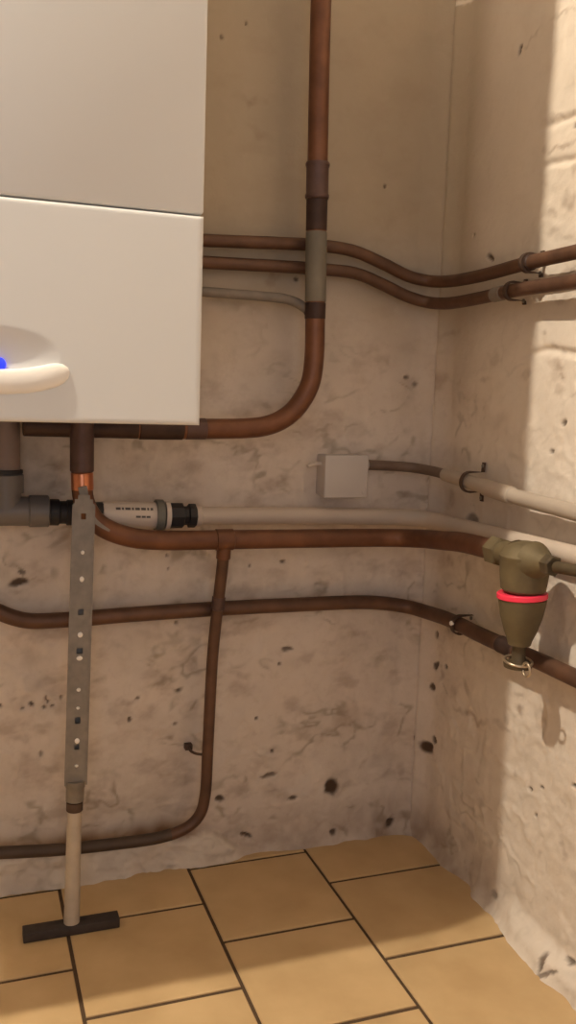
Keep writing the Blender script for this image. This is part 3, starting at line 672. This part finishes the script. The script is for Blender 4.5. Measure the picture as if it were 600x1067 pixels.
o = lathe('drain_cap', [(0, .016), (.0015, .0215), (.009, .0225), (.011, .0165), (.012, .010)], (VX, VY, .4935), (0, 0, 1), M_BRASSD, t, 24)
rp = [Vector((VX + .0215*math.cos(a), VY + .0215*math.sin(a), .5045 + .0025*math.sin(a))) for a in [2*PI*k/36 for k in range(37)]]
mesh_obj('drain_ring', add_sweep(bmesh.new(), rp, .0022, 10), M_CHROME, t)['label'] = 'shiny wire ring'
rp = [Vector((VX - .004, VY - .0285 + .0095*math.cos(a), .4995 + .0105*math.sin(a))) for a in [2*PI*k/28 for k in range(29)]]
mesh_obj('drain_loop', add_sweep(bmesh.new(), rp, .0020, 10), M_CHROME, t)['label'] = 'small shiny pull loop'

# ---------------------------------------------------------------- telescopic support
top = Vector((-.6984, -.1075, .735)); bot = Vector((-.7237, -.1640, .006))
t = thing('support_stand', 'steel prop of perforated channel and pale tube on a dark flat foot', 'support', (bot.x, bot.y, 0))
ax = (bot - top).normalized(); side = Vector((1, 0, 0)); side = (side - ax*side.dot(ax)).normalized(); front = side.cross(ax)
if front.y > 0: front = -front
def SP(s, a, b): return top + ax*s + side*a + front*b
LCH = .488; HW = .0172; DP = .013
bm = bmesh.new()
def face(*pts): bm.faces.new([bm.verts.new(p) for p in pts])
# front web with slots
slots = [(.036, .046, .004), (.1935, .2035, .0045), (.258, .268, .005), (.3735, .3845, .0045), (.42, .428, .004)]
cur = .020
def slab(a0, a1, b0, b1, s0, s1):
    c = [SP(s, a, b) for s in (s0, s1) for a in (a0, a1) for b in (b0, b1)]
    v = [bm.verts.new(p) for p in c]
    for f in ((0, 1, 3, 2), (4, 6, 7, 5), (0, 4, 5, 1), (2, 3, 7, 6), (0, 2, 6, 4), (1, 5, 7, 3)):
        bm.faces.new([v[k] for k in f])
slab(-HW*.55, HW*.55, -.001, .001, .006, .013); slab(-HW*.85, HW*.85, -.001, .001, .013, .020)
for (a, b, hw) in slots:
    slab(-HW, HW, -.001, .001, cur, a)
    slab(-HW, -hw, -.001, .001, a, b); slab(hw, HW, -.001, .001, a, b)
    cur = b
slab(-HW, HW, -.001, .001, cur, LCH)
slab(-HW, -HW+.002, -DP, -.001, 0.075, LCH); slab(HW-.002, HW, -DP, -.001, 0.075, LCH)
for sg in (-1, 1):                                       # rolled edges
    slab(sg*HW - .0012, sg*HW + .0012, -.001, .0022, .022, LCH)
slab(-HW+.002, HW-.002, -DP, -DP+.001, .075, LCH)        # back web
mesh_obj('channel', bm, M_STEEL, t, smooth=False)
for s_, w_, h_ in ((.144, .0036, .008), (.236, .0042, .008), (.275, .0050, .0065), (.3275, .0034, .0055), (.358, .0030, .0045), (.413, .0040, .0075), (.100, .0030, .006), (.455, .003, .004)):
    b2 = bmesh.new()
    pts = []
    for lay, (k_, hh) in enumerate(((1, .0005), (1, .0022), (.6, .0034))):
        pts.append([b2.verts.new(SP(s_ + math.sin(2*PI*q/14)*h_*.5*k_*(1.15), math.cos(2*PI*q/14)*w_*k_, hh)) for q in range(14)])
    for A, B in zip(pts, pts[1:]):
        for q in range(14): b2.faces.new((A[q], A[(q+1) % 14], B[(q+1) % 14], B[q]))
    b2.faces.new(pts[0][::-1]); b2.faces.new(pts[-1])
    mesh_obj('rivet', b2, M_RIVET, t)['label'] = 'pale shiny rivet'
# hook of the channel round the pipe bend
bm = bmesh.new()
rows = []
for k in range(15):
    q = k/14.
    p = catmull([(-.7005, -.1005, .742), (-.6925, -.1005, .706), (-.6790, -.1005, .684), (-.6560, -.1005, .668)], .05)
    a = float(q)*(len(p)-1); i0 = min(int(a), len(p)-2); c = p[i0].lerp(p[i0+1], a-i0)
    rows.append(c)
fr = frames(rows)
rr = []
for c, (tt, n, b) in zip(rows, fr):
    sd = tt.cross(Vector((0, -1, 0))).normalized()
    w = .0075*(1 - .75*len(rr)/14)
    ring = []
    for (u, v) in ((-w, .001), (w, .001), (w, -.003), (-w, -.003)):
        ring.append(bm.verts.new(c + sd*u + Vector((0, v, 0))))
    rr.append(ring)
for A, B in zip(rr, rr[1:]):
    for k in range(4): bm.faces.new((A[k], A[(k+1) % 4], B[(k+1) % 4], B[k]))
bm.faces.new(rr[0]); bm.faces.new(rr[-1][::-1])
mesh_obj('pipe_hook', bm, M_STEEL, t)
lathe('collar', [(0, .012), (0, .0165), (.010, .0165), (.012, .0150), (.034, .0150), (.036, .0115)], SP(LCH-.006, 0, -.006), ax, M_STEEL, t, 24)
lathe('collar_seal', [(0, .0110), (.001, .0138), (.014, .0138), (.016, .0122)], SP(LCH+.030, 0, -.006), ax, M_IRON, t, 24)
Ltot = (bot-top).length
lathe('inner_tube', [(0, .0118), (Ltot-LCH-.036, .0132)], SP(LCH+.040, 0, -.006), (bot + front*.0 - SP(LCH+.040, 0, -.006)), M_TUBE, t, 26)['label'] = 'pale smooth lower tube'
bm = add_box(bmesh.new(), (-.0785, -.0135, 0), (.0785, .0135, .0165), .0015, 2)
for v in bm.verts: v.co = Vector((v.co.x, v.co.y, v.co.z))
o = mesh_obj('foot', bm, M_BASE, t); o.matrix_parent_inverse = Matrix(); o.location = (0, 0, 0.0005)
o['label'] = 'dark flat iron foot'

# ---------------------------------------------------------------- light: one warm bulb left of and just before the boiler's front
def point(name, loc, watt, col, r):
    ld = bpy.data.lights.new(name, 'POINT'); ld.energy = watt; ld.color = col; ld.shadow_soft_size = r
    o = bpy.data.objects.new(name, ld); o.location = loc; COL.objects.link(o); return o
point('ceiling_bulb', (-1.549, -.662, 2.60), 182, (1., .885, .715), .02)
# soft fill light added behind the camera, at the unseen front wall
ld = bpy.data.lights.new('fill_light', 'AREA'); ld.shape = 'RECTANGLE'; ld.size = .9; ld.size_y = 1.7; ld.energy = 8.8; ld.color = (.76, .85, 1.)
o = bpy.data.objects.new('fill_light', ld); o.location = (-1.1, YF+.02, 1.2); o.rotation_euler = (PI/2, 0, 0); COL.objects.link(o)
w = bpy.data.worlds.new('world'); w.use_nodes = True; SC.world = w
w.node_tree.nodes['Background'].inputs[0].default_value = (.5, .45, .4, 1); w.node_tree.nodes['Background'].inputs[1].default_value = 0.0

# ---------------------------------------------------------------- camera
cd = bpy.data.cameras.new('camera'); cam = bpy.data.objects.new('camera', cd); COL.objects.link(cam)
r_ = Vector((.9407, -.3376, .0343)); u_ = Vector((.0138, .1392, .9902)); f_ = r_.cross(u_)
r_.normalize(); u_ = (u_ - r_*u_.dot(r_)).normalized(); f_ = r_.cross(u_)
cam.matrix_world = Matrix(((r_.x, u_.x, f_.x, -.886), (r_.y, u_.y, f_.y, -1.597), (r_.z, u_.z, f_.z, .913), (0, 0, 0, 1)))
cd.sensor_fit = 'VERTICAL'; cd.sensor_height = 24; cd.lens = 24*941.35/1067; cd.clip_start = .02
SC.camera = cam
SC.view_settings.view_transform = 'Standard'; SC.view_settings.look = 'None'
SC.view_settings.gamma = 1; SC.view_settings.exposure = 0; SC.view_settings.use_curve_mapping = False
SC.cycles.max_bounces = 12; SC.cycles.diffuse_bounces = 8
